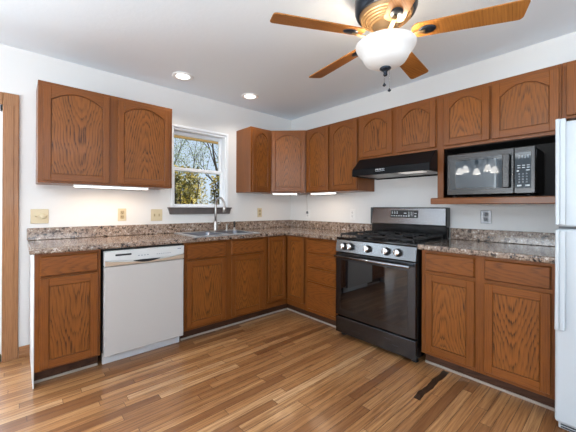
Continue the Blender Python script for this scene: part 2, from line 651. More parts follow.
struct('floor', MB().box(XW - TH, TH, YS - TH, TH, -0.06, 0.0), 'floor', keep=True)
struct('ceiling', MB().box(XW - TH, TH, YS - TH, TH, H, H + 0.12), 'ceiling')
w = MB()
for x0, x1, z0, z1 in ((XW - TH, PX0, 0, H), (PX0, PX1, PZ1, H), (PX1, WX0, 0, H), (WX0, WX1, 0, WZ0),
                       (WX0, WX1, WZ1, H), (WX1, TH, 0, H)):
    w.box(x0, x1, 0, TH, z0, z1)
struct('wall_left', w, 'wall', label='pale grey wall with the window over the sink')
struct('wall_right', MB().box(0, TH, YS - TH, 0, 0, H), 'wall', label='pale grey wall behind the range and refrigerator')
w = MB()                                                   # living room side, large opening
for y0, y1, z0, z1 in ((YS, -4.65, 0, H), (-4.65, -1.15, 0, 0.35), (-4.65, -1.15, 2.33, H), (-1.15, 0, 0, H)):
    w.box(XW - TH, XW, y0, y1, z0, z1)
struct('wall_far', w, 'wall')
w = MB()
for x0, x1, z0, z1 in ((XW - TH, -5.35, 0, H), (-5.35, -1.65, 0, 0.35), (-5.35, -1.65, 2.33, H), (-1.65, 0, 0, H)):
    w.box(x0, x1, YS - TH, YS, z0, z1)
struct('wall_back', w, 'wall')

# patio door at the left edge of the frame
d1 = MB()
cw = 0.094
d1.box(PX1, PX1 + cw, -0.020, -0.001, 0.0, PZ1 + cw, 0.004)
d1.box(PX1 + 0.012, PX1 + cw - 0.03, -0.024, -0.019, 0.0, PZ1, 0.002)
d1.box(PX0 - cw, PX0, -0.020, -0.001, 0.0, PZ1 + cw, 0.004)
door = struct('door_1', d1, 'trim_v', label='oak cased glass patio door at the left edge')
struct('head_casing', MB().box(PX0, PX1, -0.0205, -0.001, PZ1, PZ1 + cw, 0.004)
       .box(PX0, PX1, -0.024, -0.019, PZ1 + 0.03, PZ1 + cw - 0.012, 0.002), 'trim_h', door)
f = MB()
f.box(PX1 - 0.014, PX1 - 0.001, 0.0, 0.12, 0.0, PZ1).box(PX0 + 0.001, PX0 + 0.05, 0.0, 0.12, 0.0, PZ1)
f.box(PX0, PX1, 0.0, 0.12, PZ1 - 0.05, PZ1 - 0.001)
f.box(PX0, PX1, 0.0, 0.12, 0.0, 0.06).box((PX0 + PX1) / 2 - 0.04, (PX0 + PX1) / 2 + 0.04, 0.02, 0.09, 0.06, PZ1 - 0.05)
struct('door_frame', f, 'vinyl', door)
struct('glass_pane', MB().box(PX0 + 0.05, PX1 - 0.014, 0.05, 0.056, 0.06, PZ1 - 0.05), 'glass', door)

bb = MB()
bb.box(-2.879, -2.806, -0.012, -0.001, 0.0, 0.085, 0.003)
bb.box(-2.879, -2.806, -0.018, -0.010, 0.0, 0.028, 0.003).box(-2.879, -2.806, -0.015, -0.010, 0.040, 0.058, 0.002)
struct('baseboard_left', bb, 'trim_h', label='short oak baseboard between door casing and cabinet')

# window over the sink
wf = MB()
c = 0.026
wf.box(WX0 - c, WX0, -0.012, -0.001, WZ0, WZ1 + c, 0.002).box(WX1, WX1 + c, -0.012, -0.001, WZ0, WZ1 + c, 0.002)
wf.box(WX0, WX1, -0.012, -0.001, WZ1, WZ1 + c, 0.002)
for x0, x1, z0, z1 in ((WX0 + .0005, WX0 + .010, WZ0, WZ1), (WX1 - .014, WX1 - .0005, WZ0, WZ1),
                       (WX0 + .010, WX1 - .014, WZ1 - .022, WZ1 - .0005), (WX0 + .010, WX1 - .014, WZ0, WZ0 + .008)):
    wf.box(x0, x1, 0.002, 0.12, z0, z1, 0.002)
win = struct('window_1', wf, 'vinyl', label='white double hung window over the kitchen sink')
ZR = 1.588
def sash(name, y, z0, z1):
    x0, x1 = WX0 + .011, WX1 - .015
    s_ = MB()
    s_.box(x0, x0 + .026, y, y + .03, z0, z1, .003).box(x1 - .032, x1, y, y + .03, z0, z1, .003)
    s_.box(x0 + .026, x1 - .032, y, y + .03, z0, z0 + .026, .003).box(x0 + .026, x1 - .032, y, y + .03, z1 - .036, z1, .003)
    o = struct(name, s_, 'vinyl', win)
    struct('window_pane', MB().box(x0 + .022, x1 - .028, y + .012, y + .016, z0 + .022, z1 - .030), 'glass', o)
sash('upper_sash', 0.080, ZR - .012, WZ1 - .024)
sash('lower_sash', 0.045, WZ0 + .009, ZR + .026)
st = MB()
st.prism([(-1.726, 1.182), (-0.982, 1.182), (-0.985, 1.165), (-1.000, 1.108), (-1.706, 1.108), (-1.722, 1.165)],
         -0.024, -0.001, bev=0.002)
st.box(-1.730, -0.978, -0.040, -0.001, 1.170, 1.1825, .003)
struct('window_sill', st, 'sill', win, label='dark grey window sill and apron')

# ------------------------------------------------------------------ cabinet builders
def arch_pts(x0, x1, zs, za, n=14):
    """arc from (x0,zs) over the apex za to (x1,zs)"""
    out = []
    for i in range(n + 1):
        u = i / n
        k = 2 * u - 1
        out.append((x0 + (x1 - x0) * u, zs + (za - zs) * (1 - abs(k) ** 2.1)))
    return out


def cab_door(par, x0, x1, z0, z1, yb, arched=False, label=None, stile=0.048, bot=0.052, knob=None):
    """framed door: yb is the plane of its back; the face stands 20 mm proud towards -y"""
    yf = yb - 0.020
    yb -= 0.0006
    xi0, xi1 = x0 + stile, x1 - stile
    m = MB()
    ym = yb - .007                       # the lip stands 5 mm off the face frame on a smaller core
    m.box(x0 + .014, x1 - .014, ym - .0005, yb, z0 + .014, z1 - .014)
    m.box(x0, xi0, yf, ym, z0, z1, .003).box(xi1, x1, yf, ym, z0, z1, .003)
    m.box(xi0 - .001, xi1 + .001, yf, ym, z0, z0 + bot, .002, 1)
    if arched:
        zs, za = z1 - 0.098, z1 - 0.036
        arc = arch_pts(xi0 + .012, xi1 - .012, zs + .004, za)
        low = [(xi0 - .001, zs), (xi0 + .012, zs)] + arc + [(xi1 - .012, zs), (xi1 + .001, zs)]
        m.prism([(xi0 - .001, z1), ] + low + [(xi1 + .001, z1)], yf, ym, bev=.0015, mi=1)
    else:
        zs = z1 - bot
        m.box(xi0 - .001, xi1 + .001, yf, ym, zs, z1, .002, 1)
    d = build('door', m, ['oak_v', 'oak_h'], par, label)
    p = MB()
    e = .0035                            # open joint all round the panel
    if arched:
        low = arch_pts(xi0 + .012 + e, xi1 - .012 - e, zs - .003, za - e - .003)
        p.prism([(xi0 + e, z0 + bot + e), (xi1 - e, z0 + bot + e), (xi1 - e, zs - e)] + low[::-1] + [(xi0 + e, zs - e)],
                yf + .0045, ym - .001, bev=.0012)
    else:
        p.box(xi0 + e, xi1 - e, yf + .0045, ym - .001, z0 + bot + e, zs - e, .0012)
    build('panel', p, 'oak_panel', d)
    return d


def drawer(par, x0, x1, z0, z1, yb, label=None):
    m = MB()
    m.box(x0, x1, yb - .009, yb - .0006, z0, z1, .001)
    m.prism([(0, 0), (1, 0), (1, 1), (0, 1)], 0, 0.0001) if False else None
    e = .007
    # chamfered face
    v = [(x0, yb - .009, z0), (x1, yb - .009, z0), (x1, yb - .009, z1), (x0, yb - .009, z1),
         (x0 + e, yb - .020, z0 + e), (x1 - e, yb - .020, z0 + e), (x1 - e, yb - .020, z1 - e), (x0 + e, yb - .020, z1 - e)]
    m.raw(v, [(0, 1, 5, 4), (1, 2, 6, 5), (2, 3, 7, 6), (3, 0, 4, 7), (4, 5, 6, 7)])
    return build('drawer_front', m, 'oak_drawer', par, label)


UD, TOP, BOT = 0.305, 2.113, 1.3623
BD, BZ = 0.610, 0.874


def carcass(par, x0, x1, depth, z0, z1, stiles, rails, fw=0.019, hollow=False):
    """box body plus a face frame made of upright stiles (x0,x1) and rails (x0,x1,z0,z1)"""
    g_ = .0006
    if hollow:
        b = MB().box(x0 + g_, x0 + .018, -depth + fw, -g_, z0, z1).box(x1 - .018, x1 - g_, -depth + fw, -g_, z0, z1)
        b.box(x0 + .018, x1 - .018, -depth + fw, -g_, z0, z0 + .018).box(x0 + .018, x1 - .018, -.012, -g_, z0 + .018, z1)
        b.box(x0 + .018, x1 - .018, -depth + fw, -depth + fw + .006, z0 + .018, z1)
        build('cabinet_body', b, 'oak_v', par)
    else:
        build('cabinet_body', MB().box(x0 + g_, x1 - g_, -depth + fw, -g_, z0, z1, .001), 'oak_v', par)
    ff = MB()
    for a, b in stiles:
        ff.box(a + g_, b - g_, -depth, -depth + fw - g_, z0, z1, .001)
    for a, b, c_, d_ in rails:
        ff.box(a, b, -depth + .0004, -depth + fw - g_, c_, d_, .001, 1)
    build('face_frame', ff, ['oak_v', 'oak_h'], par)


def upper(label, loc, rz, x1, doors, stiles, z0=BOT, dz0=None, dz1=2.087, group='oak wall cabinets'):
    t = thing('wall_cabinet', label, 'wall cabinet', loc, rz, None)
    carcass(t, 0, x1, UD, z0, TOP, stiles, [(0, x1, z0, z0 + .045), (0, x1, TOP - .045, TOP)])
    for a, b in doors:
        cab_door(t, a, b, z0 + .016 if dz0 is None else dz0, dz1, -UD, True)
    return t


# left of the window
X = -2.781
upper('two door oak wall cabinet left of the window, above the dishwasher', (X, 0, 0), 0, 0.982,
      [(.029, .459), (.520, .955)], [(0, .05), (.44, .54), (.935, .982)])
# narrow one right of the window
X = -0.9006
upper('narrow oak wall cabinet right of the window with a bare side panel', (X, 0, 0), 0, .2940,
      [(.018, .284)], [(0, .04), (.265, .294)])
# diagonal corner cabinet
t = thing('wall_cabinet', 'diagonal oak wall cabinet set across the corner of the room', 'wall cabinet', (0, 0, 0))
a, b_ = .6062, UD
body = MB().prism([(-.0008, -.0008), (-.0008, -a), (-b_ + .002, -a), (-a, -b_ + .002), (-a, -.0008)], BOT, TOP, 'xy', .001)
build('cabinet_body', body, 'oak_v', t)
dd = MB()
L = math.hypot(a - b_, a - b_)
face = Matrix.Translation((-(a + b_) / 2, -(a + b_) / 2, 0)) @ Matrix.Rotation(-PI / 4, 4, 'Z')
tmp = thing('tmp', 'x', 'x')
dr = cab_door(tmp, -L / 2 + .012, L / 2 - .012, BOT + .016, 2.087, -.0005, True)
dr.parent = t
dr.matrix_local = face @ Matrix.Translation(dr.location)
bpy.data.objects.remove(tmp)
# right wall, two doors, up to the hood
upper('two door oak wall cabinet between the corner and the range hood', (0, -.6086, 0), RB, .7420,
      [(.022, .357), (.384, .738)], [(0, .04), (.345, .395), (.715, .742)])
# over the hood
upper('short two door oak wall cabinet directly above the black hood', (0, -1.3510, 0), RB, .7790,
      [(.030, .377), (.430, .767)], [(0, .045), (.36, .445), (.75, .779)], z0=1.666, dz0=1.690, dz1=2.084)
# microwave cabinet with niche and shelf
t = thing('wall_cabinet', 'oak wall cabinet with an open shelf holding the microwave', 'wall cabinet', (0, -2.1305, 0), RB)
wd = .764
g_ = .0006
bd = MB()
bd.box(g_, wd - g_, -UD + .019, -g_, 1.667, TOP, .001)
bd.box(g_, .019, -UD + .019, -g_, 1.268, 1.666, .001).box(wd - .019, wd - g_, -UD + .019, -g_, 1.268, 1.666, .001)
build('cabinet_body', bd, 'oak_v', t)
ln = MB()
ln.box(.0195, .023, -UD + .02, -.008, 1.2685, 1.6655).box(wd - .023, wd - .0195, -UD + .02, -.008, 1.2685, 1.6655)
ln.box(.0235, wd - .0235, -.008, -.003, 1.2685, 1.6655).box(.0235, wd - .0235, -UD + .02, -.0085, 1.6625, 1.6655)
build('niche_shade_lining', ln, 'niche', t, 'microwave niche lining, mostly shade put into its dark colour')
ff = MB()
ff.box(g_, .048, -UD, -UD + .0185, 1.268, TOP, .001).box(wd - .024, wd - g_, -UD, -UD + .0185, 1.268, TOP, .001)
ff.box(.36, .40, -UD, -UD + .0185, 1.667, TOP, .001)
ff.box(0.0485, wd - .0245, -UD + .0004, -UD + .0185, 1.667, 1.715, .001, 1).box(.0485, wd - .0245, -UD + .0004, -UD + .0185, TOP - .045, TOP, .001, 1)
build('face_frame', ff, ['oak_v', 'oak_h'], t)
cab_door(t, .050, .371, 1.690, 2.084, -UD, True)
cab_door(t, .387, .753, 1.690, 2.084, -UD, True)
sh = MB().box(-.005, wd - .001, -.405, -.0006, 1.240, 1.2675, .002)
sh.box(-.010, wd - .001, -.414, -.380, 1.218, 1.2660, .004)
build('shelf', sh, 'oak_h', t)
# over the refrigerator
upper('oak wall cabinet over the refrigerator at the right edge', (0, -2.8955, 0), RB, .80,
      [(.022, .385), (.415, .780)], [(0, .035), (.375, .425), (.77, .80)], z0=1.755, dz0=1.772, dz1=2.087)


def toe(par, x0, x1, yk=-.535):
    build('toe_kick', MB().box(x0, x1, yk + .0006, yk + .020, 0.001, .0995), 'kick', par, 'dark stained toe kick')
    build('shoe_strip', MB().box(x0, x1, yk - .011, yk, 0.001, .018, .003), 'shoe', par, 'pale grey strip along the floor')


def base(label, loc, rz, x1, stiles, rails, hollow=False):
    t = thing('base_cabinet', label, 'base cabinet', loc, rz)
    carcass(t, 0, x1, BD, .100, BZ, stiles, [(0, x1, .100, .145), (0, x1, BZ - .035, BZ)] + rails, hollow=hollow)
    return t


RL = (.700, .732)
# left end
t = base('single oak base cabinet with one drawer at the left end, next to the dishwasher', (-2.806, 0, 0), 0, .372,
         [(0, .04), (.34, .372)], [(0, .372, *RL)])
drawer(t, .027, .353, .722, .856, -BD)
cab_door(t, .027, .353, .115, .709, -BD)
toe(t, .003, .370)
build('end_panel', MB().box(-.006, -.0002, -BD - .001, -.020, .001, BZ), 'end_white', t, 'white end panel')
# sink base
t = base('wide two door oak sink base cabinet beneath the steel sink', (-1.806, 0, 0), 0, .889,
         [(0, .03), (.39, .49), (.84, .889)], [(0, .889, *RL)], True)
drawer(t, .018, .406, .724, .862, -BD, )
drawer(t, .466, .850, .724, .862, -BD, )
cab_door(t, .018, .406, .126, .708, -BD)
cab_door(t, .466, .850, .126, .708, -BD)
toe(t, .0, .888)
# corner base, L shaped with a bifold door
t = thing('base_cabinet', 'L shaped corner base cabinet with two narrow doors meeting in the corner', 'base cabinet', (0, 0, 0))
e = .9165
i_ = BD - .001
build('cabinet_body', MB().prism([(-.001, -.001), (-.001, -e), (-i_ + .02, -e), (-i_ + .02, -i_ + .02), (-e, -i_ + .02), (-e, -.001)],
                                 .100, BZ, 'xy', .001), 'oak_v', t)
ff = MB()
ff.box(-e, -e + .030, -BD, -BD + .02, .1, BZ, .001).box(-BD, -BD + .02, -e, -e + .018, .1, BZ, .001)
ff.box(-e + .03, -BD, -BD, -BD + .0205, .1, .16, .001, 1).box(-e + .03, -BD, -BD, -BD + .0205, BZ - .012, BZ, .001, 1)
ff.box(-BD, -BD + .0205, -e + .018, -BD - .0, .1, .16, .001).box(-BD, -BD + .0205, -e + .018, -BD, BZ - .012, BZ, .001)
build('face_frame', ff, ['oak_v', 'oak_h'], t)
cab_door(t, -.886, -.636, .166, .868, -BD, stile=.044)
tmp = thing('tmp', 'x', 'x')
dr = cab_door(tmp, .640, .898, .166, .868, -BD, stile=.044)
dr.parent = t
dr.matrix_local = Matrix.Rotation(RB, 4, 'Z') @ Matrix.Translation(dr.location)
bpy.data.objects.remove(tmp)
k = MB().box(-e, -.535 + .02, -.535 + .0006, -.515, .001, .0995).box(-.535 + .0006, -.515, -e, -.536, .001, .0995)
build('toe_kick', k, 'kick', t, 'dark stained toe kick')
k = MB().box(-e, -.546, -.546, -.535, .001, .018, .003).box(-.546, -.535, -e, -.535, .001, .018, .003)
build('shoe_strip', k, 'shoe', t, 'pale grey strip along the floor')
# drawer base
t = base('oak base cabinet with a stack of four drawers left of the range', (0, -.9175, 0), RB, .440,
         [(0, .045), (.41, .440)], [(0, .44, .70, .74), (0, .44, .55, .59), (0, .44, .40, .44)])
for a, b in ((.728, .858), (.577, .706), (.424, .556), (.136, .404)):
    drawer(t, .037, .419, a, b, -BD)
toe(t, 0, .439)
# right of the range
t = base('two door oak base cabinet with two drawers between range and refrigerator', (0, -2.1420, 0), RB, .762,
         [(0, .04), (.345, .43), (.72, .762)], [(0, .762, *RL)])
drawer(t, .033, .358, .724, .856, -BD)
drawer(t, .414, .745, .724, .856, -BD)
cab_door(t, .036, .358, .128, .702, -BD)
cab_door(t, .414, .745, .128, .702, -BD)
toe(t, .0, .761)

# ------------------------------------------------------------------ countertops
CT, CB, CF = .914, .8755, .648
SX0, SX1, SY0, SY1 = -1.660, -.990, -.560, -.085          # hole for the sink


def slab(xs, ys, keep_cell, front):
    """flat slab over the kept grid cells, front edges rounded"""
    b = bmesh.new()
    V = {}
    def vv(i, j):
        if (i, j) not in V:
            V[i, j] = b.verts.new((xs[i], ys[j], CT))
        return V[i, j]
    for i in range(len(xs) - 1):
        for j in range(len(ys) - 1):
            if keep_cell((xs[i] + xs[i + 1]) / 2, (ys[j] + ys[j + 1]) / 2):
                b.faces.new((vv(i, j), vv(i + 1, j), vv(i + 1, j + 1), vv(i, j + 1)))
    r = bmesh.ops.extrude_face_region(b, geom=list(b.faces))
    for v in r['geom']:
        if isinstance(v, bmesh.types.BMVert):
            v.co.z = CB
    bmesh.ops.recalc_face_normals(b, faces=list(b.faces))
    ed = [e for e in b.edges if front(*[v.co for v in e.verts])]
    bmesh.ops.bevel(b, geom=ed, offset=.010, segments=3, affect='EDGES', profile=.5)
    m = MB()
    return m._join(b, 0, False)


def fl(a, b):
    for v in (a, b):
        if abs(v.z - CT) > 1e-4 and abs(v.z - CB) > 1e-4:
            return False
    if abs(a.z - b.z) > 1e-4:
        return False
    return (abs(a.y + CF) < 1e-4 and abs(b.y + CF) < 1e-4) or (abs(a.x + CF) < 1e-4 and abs(b.x + CF) < 1e-4) \
        or (abs(a.x + 2.833) < 1e-4 and abs(b.x + 2.833) < 1e-4)


def keep_l(x, y):
    if SX0 < x < SX1 and SY0 < y < SY1:
        return False
    return y > -CF or x > -CF


t = thing('countertop', 'long L shaped speckled brown countertop around the sink and corner', 'countertop', (0, 0, 0))
build('worktop', slab([-2.833, SX0, SX1, -CF, -.0008], [-1.3575, -CF, SY0, SY1, -.0008], keep_l, fl), 'granite', t, keep=True)
bs = MB().box(-2.833, -.0008, -.022, -.0008, CT + .0003, 1.012, .004).box(-.022, -.0008, -1.3575, -.022, CT + .0003, 1.012, .004)
build('backsplash', bs, 'granite', t, keep=True)
t = thing('countertop', 'short speckled countertop between the range and the refrigerator', 'countertop', (0, 0, 0))
build('worktop', slab([-CF, -.0008], [-2.906, -2.128], lambda x, y: True, fl), 'granite', t, keep=True)
build('backsplash', MB().box(-.022, -.0008, -2.906, -2.128, CT + .0003, 1.012, .004), 'granite', t, keep=True)

# ------------------------------------------------------------------ sink and faucet
def rrect(x0, x1, y0, y1, r, z, n=6):
    out = []
    for cx, cy, a0 in ((x1 - r, y1 - r, 0), (x0 + r, y1 - r, PI / 2), (x0 + r, y0 + r, PI), (x1 - r, y0 + r, 1.5 * PI)):
        for k in range(n + 1):
            a = a0 + PI / 2 * k / n
            out.append((cx + r * math.cos(a), cy + r * math.sin(a), z))
    return out


def loops(mb, ls, mi=0, cap_last=False, smooth=True):
    n = len(ls[0])
    verts = [v for l in ls for v in l]
    faces = []
    for i in range(len(ls) - 1):
        for k in range(n):
            k2 = (k + 1) % n
            faces.append((i * n + k, i * n + k2, (i + 1) * n + k2, (i + 1) * n + k))
    if cap_last:
        faces.append(tuple((len(ls) - 1) * n + k for k in range(n)))
    b = bmesh.new()
    vs = [b.verts.new(v) for v in verts]
    for f_ in faces:
        b.faces.new([vs[i] for i in f_])
    return mb._join(b, mi, smooth)


t = thing('sink', 'double bowl stainless sink set into the counter under the window', 'sink', (0, 0, 0))
ox0, ox1, oy0, oy1 = SX0 - .022, SX1 + .022, SY0 - .022, SY1 + .022
rim = MB()
zt = CT + .0065
mid = (SX0 + SX1) / 2
bowls = ((SX0 + .012, mid - .013, SY0 + .012, SY1 - .075), (mid + .013, SX1 - .012, SY0 + .012, SY1 - .075))
xs = [ox0, bowls[0][0], bowls[0][1], bowls[1][0], bowls[1][1], ox1]
ys = [oy0, bowls[0][2], bowls[0][3], oy1]
for i in range(5):
    for j in range(3):
        if i in (1, 3) and j == 1:
            continue
        rim.raw([(xs[i], ys[j], zt), (xs[i + 1], ys[j], zt), (xs[i + 1], ys[j + 1], zt), (xs[i], ys[j + 1], zt)], [(0, 1, 2, 3)])
ol = [(ox0, oy0), (ox1, oy0), (ox1, oy1), (ox0, oy1)]
for i in range(4):
    p, q = ol[i], ol[(i + 1) % 4]
    rim.raw([(*p, CT + .0008), (*q, CT + .0008), (*q, zt), (*p, zt)], [(0, 1, 2, 3)])
build('rim', rim, 'sink', t)
for x0, x1, y0, y1 in bowls:
    b = MB()
    sq = []
    for v in rrect(x0, x1, y0, y1, .045, zt):
        sq.append(v)
    # square collar to meet the rim
    cq = [(x1, y1), (x0, y1), (x0, y0), (x1, y0)]
    collar = [(*cq[k // 7], zt) for k in range(28)]
    b_ = bmesh.new()
    A = [b_.verts.new(v) for v in sq]
    C4 = [b_.verts.new((*q, zt)) for q in cq]
    for k in range(4):
        for j in range(6):
            b_.faces.new((C4[k], A[k * 7 + j], A[k * 7 + j + 1]))
        k2 = (k + 1) % 4
        b_.faces.new((C4[k], A[k * 7 + 6], A[(k2 * 7) % 28], C4[k2]))
    b._join(b_, 0, False)
    loops(b, [sq, rrect(x0 + .004, x1 - .004, y0 + .004, y1 - .004, .045, zt - .01),
              rrect(x0 + .015, x1 - .015, y0 + .015, y1 - .015, .05, CT - .15),
              rrect(x0 + .04, x1 - .04, y0 + .04, y1 - .04, .05, CT - .175)], cap_last=True)
    o = build('bowl', b, 'bowl_shaded', t)
    build('drain', MB().lathe([(0.0, .003), (.03, .003), (.042, .001), (.042, 0)], ((x0 + x1) / 2, (y0 + y1) / 2, CT - .1745), 20), 'chrome', o)

FX, FY = -1.238, -.118
t = thing('faucet', 'tall brushed gooseneck faucet rising behind the sink', 'faucet', (FX, FY, zt))
fb = MB().box(-.10, .10, -.026, .026, .0004, .010, .004).lathe([(.024, .010), (.024, .03), (.021, .06), (.021, .10), (.015, .115)], (0, 0, 0), 20)
build('faucet_base', fb, 'nickel', t)
pts = [(0, 0, .11), (0, 0, .20), (0, 0, .285)]
R_ = .083
for k in range(1, 13):
    a = PI * k / 12
    pts.append((.012 * k / 12, -R_ + R_ * math.cos(a), .285 + R_ * math.sin(a)))
pts += [(.012, -2 * R_ - .001, .262)]
build('gooseneck', MB().tube(pts, .0125, 12), 'nickel', t)
build('spray_head', MB().lathe([(.0130, .03), (.0165, .02), (.0175, -.03), (.013, -.036), (0, -.036)], (.012, -2 * R_ - .001, .245), 16), 'nickel', t)
build('handle', MB().tube([(.018, 0, .075), (.040, -.006, .080), (.062, -.01, .105)], [.009, .008, .006], 10), 'nickel', t)
t = thing('soap_dispenser', 'small steel soap dispenser just right of the faucet', 'soap dispenser', (-1.095, -.118, zt))
build('pump_body', MB().lathe([(.018, .0004), (.018, .012), (.011, .02), (.011, .062), (.008, .07), (0, .07)], (0, 0, 0), 16), 'nickel', t)
build('nozzle', MB().tube([(0, 0, .066), (0, -.02, .076), (0, -.045, .07)], .006, 8), 'nickel', t)
t = thing('side_sprayer', 'slim dark side sprayer standing right of the soap dispenser', 'sprayer', (-.995, -.118, zt))
build('collar', MB().lathe([(.020, .0004), (.020, .010), (.014, .018), (.012, .030), (0, .030)], (0, 0, 0), 16), 'nickel', t)
build('spray_handle', MB().lathe([(.011, .0304), (.010, .06), (.013, .085), (.011, .10), (0, .102)], (0, 0, 0), 14), 'dark', t)

# ------------------------------------------------------------------ dishwasher
t = thing('dishwasher', 'white built-in dishwasher with a curved handle strip', 'dishwasher', (-2.4235, 0, 0))
W = .607
build('tub', MB().box(.003, W, -.595, -.03, .1, .866, .002), 'dark', t, 'dark dishwasher tub')
build('door', MB().box(.008, .603, -.640, -.596, .083, .742, .006, 0, 2), 'dw_white', t)
cp = MB()
cp.box(.008, .603, -.636, -.596, .746, .858, .005, 0, 2)
n = 20
top = [(.010 + .591 * i / n, .790 + (-.014 if True else 0) * math.sin(PI * i / n)) for i in range(n + 1)]
panel_pts = [(.010, .857), (.010, .79)] + top[1:-1] + [(.601, .79), (.601, .857)]
cp.prism(panel_pts[::-1], -.645, -.636, bev=.0015)
o = build('control_panel', cp, 'dw_panel', t)
lo = [(.012 + .587 * i / n, .748) for i in range(n + 1)]
hi = [(.012 + .587 * i / n, .786 - .024 * math.sin(PI * i / n) ** 0.8) for i in range(n + 1)]
build('handle_strip', MB().prism(lo + hi[::-1], -.651, -.6365, bev=.002), 'dw_handle', o, 'curved tan handle strip')
gp = [(.20 + .2 * i / n,   .772 - .016 * math.sin(PI * i / n)) for i in range(n + 1)]
gq = [(.20 + .2 * i / n, .7745 + .002 * math.sin(PI * i / n)) for i in range(n + 1)]
build('handle_recess', MB().prism(gp + gq[::-1], -.6525, -.6512), 'dark', o, 'dark finger recess')
vt = MB().box(.078, .188, -.6475, -.6452, .818, .832, .001)
build('vent', vt, 'dark', o, 'dark vent slot')
for i in range(4):
    build('button', MB().box(.235 + i * .022, .247 + i * .022, -.6470, -.6452, .805, .811), 'mark_grey', o)
for i in range(7):
    build('button', MB().box(.375 + i * .017, .385 + i * .017, -.6470, -.6452, .805, .809), 'mark_grey', o)
build('badge', MB().box(.545, .575, -.6470, -.6452, .832, .839), 'mark_grey', o, 'small grey badge')
build('kick_plate', MB().box(.012, .600, -.560, -.541, .001, .0975, .003), 'appliance', t, 'white kick plate')

# ------------------------------------------------------------------ range
t = thing('range', 'black stainless gas range with oven under the hood', 'range', (0, -1.3600, 0), RB)
W = .762
W0, W1 = .002, .764
build('oven_body', MB().box(W0, W1, -.630, -.030, .045, .895, .003), 'black', t)
for x in (.04, .72):
    for y in (-.58, -.08):
        build('foot', MB().lathe([(0, .0004), (.026, .0004), (.026, .008), (.018, .009), (.018, .0446), (0, .0446)], (x, y, 0), 12), 'dark', t)
build('drawer_front', MB().box(W0 + .002, W1 - .002, -.665, -.631, .040, .186, .005, 0, 2), 'dsteel', t)
od = build('oven_door', MB().box(W0 + .002, W1 - .002, -.668, -.631, .200, .775, .006, 0, 2), 'dsteel', t)
build('window', MB().box(.064, .700, -.6692, -.6682, .262, .708, .0003), 'ovenglass', od, 'black glass oven window')
build('handle', MB().tube([(.030, -.715, .745), (.736, -.715, .745)], .0125, 14)
      .box(.045, .068, -.712, -.668, .735, .755, .003).box(.698, .721, -.712, -.668, .735, .755, .003), 'steel', od, 'bright steel oven handle')
for i in range(5):
    build('vent_slot', MB().box(.20 + i * .085, .255 + i * .085, -.6695, -.6682, .762, .767), 'dark', od)
cp = MB().prism([(-.632, .782), (-.672, .782), (-.655, .893), (-.632, .893)], W0 + .001, W1 - .001, 'yz', .003)
cpo = build('control_panel', cp, 'psteel', t)
for u in (.098, .170, .345, .520, .620):
    mt = Matrix.Translation((u, -.6645, .836)) @ Matrix.Rotation(-.152, 4, 'X')
    k = MB().lathe([(0, .0002), (.033, .0002), (.033, .005), (.027, .008), (.026, .030), (0, .030)], (0, 0, 0), 24, axis='y')
    ko = build('knob', k.transform(mt), 'dark', cpo, 'round knob')
    k = MB().lathe([(.0255, .0302), (.0255, .036), (.021, .039), (0, .039)], (0, 0, 0), 24, axis='y')
    k.box(-.004, .004, -.046, -.0385, -.022, .022, .001)
    build('knob_face', k.transform(mt), 'chrome', ko, 'steel knob face')
ct = MB().box(W0, W1, -.660, -.030, .8955, .916, .006, 0, 2)
build('cooktop', ct, 'cooktop', t, 'black enamel cooktop')
for bx, by, r in ((.17, -.50, .05), (.17, -.22, .04), (.383, -.36, .055), (.595, -.50, .045), (.595, -.22, .05)):
    build('burner', MB().lathe([(r, .9163), (r, .924), (r * .8, .930), (r * .78, .936), (0, .937)], (bx, by, 0), 20), 'iron', t, 'cast iron burner cap')
for gx0, gx1 in ((.030, .262), (.268, .498), (.504, .736)):
    gr = MB()
    z0, z1 = .936, .950
    y0, y1 = -.635, -.085
    for x in (gx0, gx1 - .012):
        gr.box(x, x + .012, y0, y1, z0, z1, .003)
    for y in (y0, (y0 + y1) / 2 - .006, y1 - .012):
        gr.box(gx0, gx1, y, y + .012, z0, z1, .003)
    cx_ = (gx0 + gx1) / 2
    gr.box(cx_ - .006, cx_ + .006, y0, y0 + .10, z0, z1 + .003, .003).box(cx_ - .006, cx_ + .006, y1 - .10, y1, z0, z1 + .003, .003)
    gr.box(cx_ - .006, cx_ + .006, -.41, -.31, z0, z1 + .003, .003)
    for yy in (-.50, -.22):
        gr.box(gx0, gx0 + .075, yy - .005, yy + .005, z0, z1 + .003, .003).box(gx1 - .075, gx1, yy - .005, yy + .005, z0, z1 + .003, .003)
    for x in (gx0, gx1 - .012):
        for y in (y0, y1 - .012):
            gr.box(x, x + .012, y, y + .012, .9163, z0, .001)
    build('grate', gr, 'iron', t, 'cast iron grate')
build('backguard_base', MB().box(W0 + .004, W1 - .004, -.075, -.012, .9165, 1.030, .003), 'black', t, 'black lower backguard')
bgp = MB().prism([(-.012, 1.022), (-.088, 1.022), (-.092, 1.032), (-.070, 1.186), (-.060, 1.190), (-.012, 1.190)], W0, W1, 'yz', .003)
bgo = build('backguard', bgp, 'steel', t, 'stainless backguard')
build('backguard_cap', MB().box(W0 - .001, W0 + .010, -.094, -.011, 1.020, 1.192, .004).box(W1 - .010, W1 + .001, -.094, -.011, 1.020, 1.192, .004)
      .box(W0 + .010, W1 - .010, -.072, -.011, 1.1855, 1.193, .003), 'black', bgo, 'black edge trim')
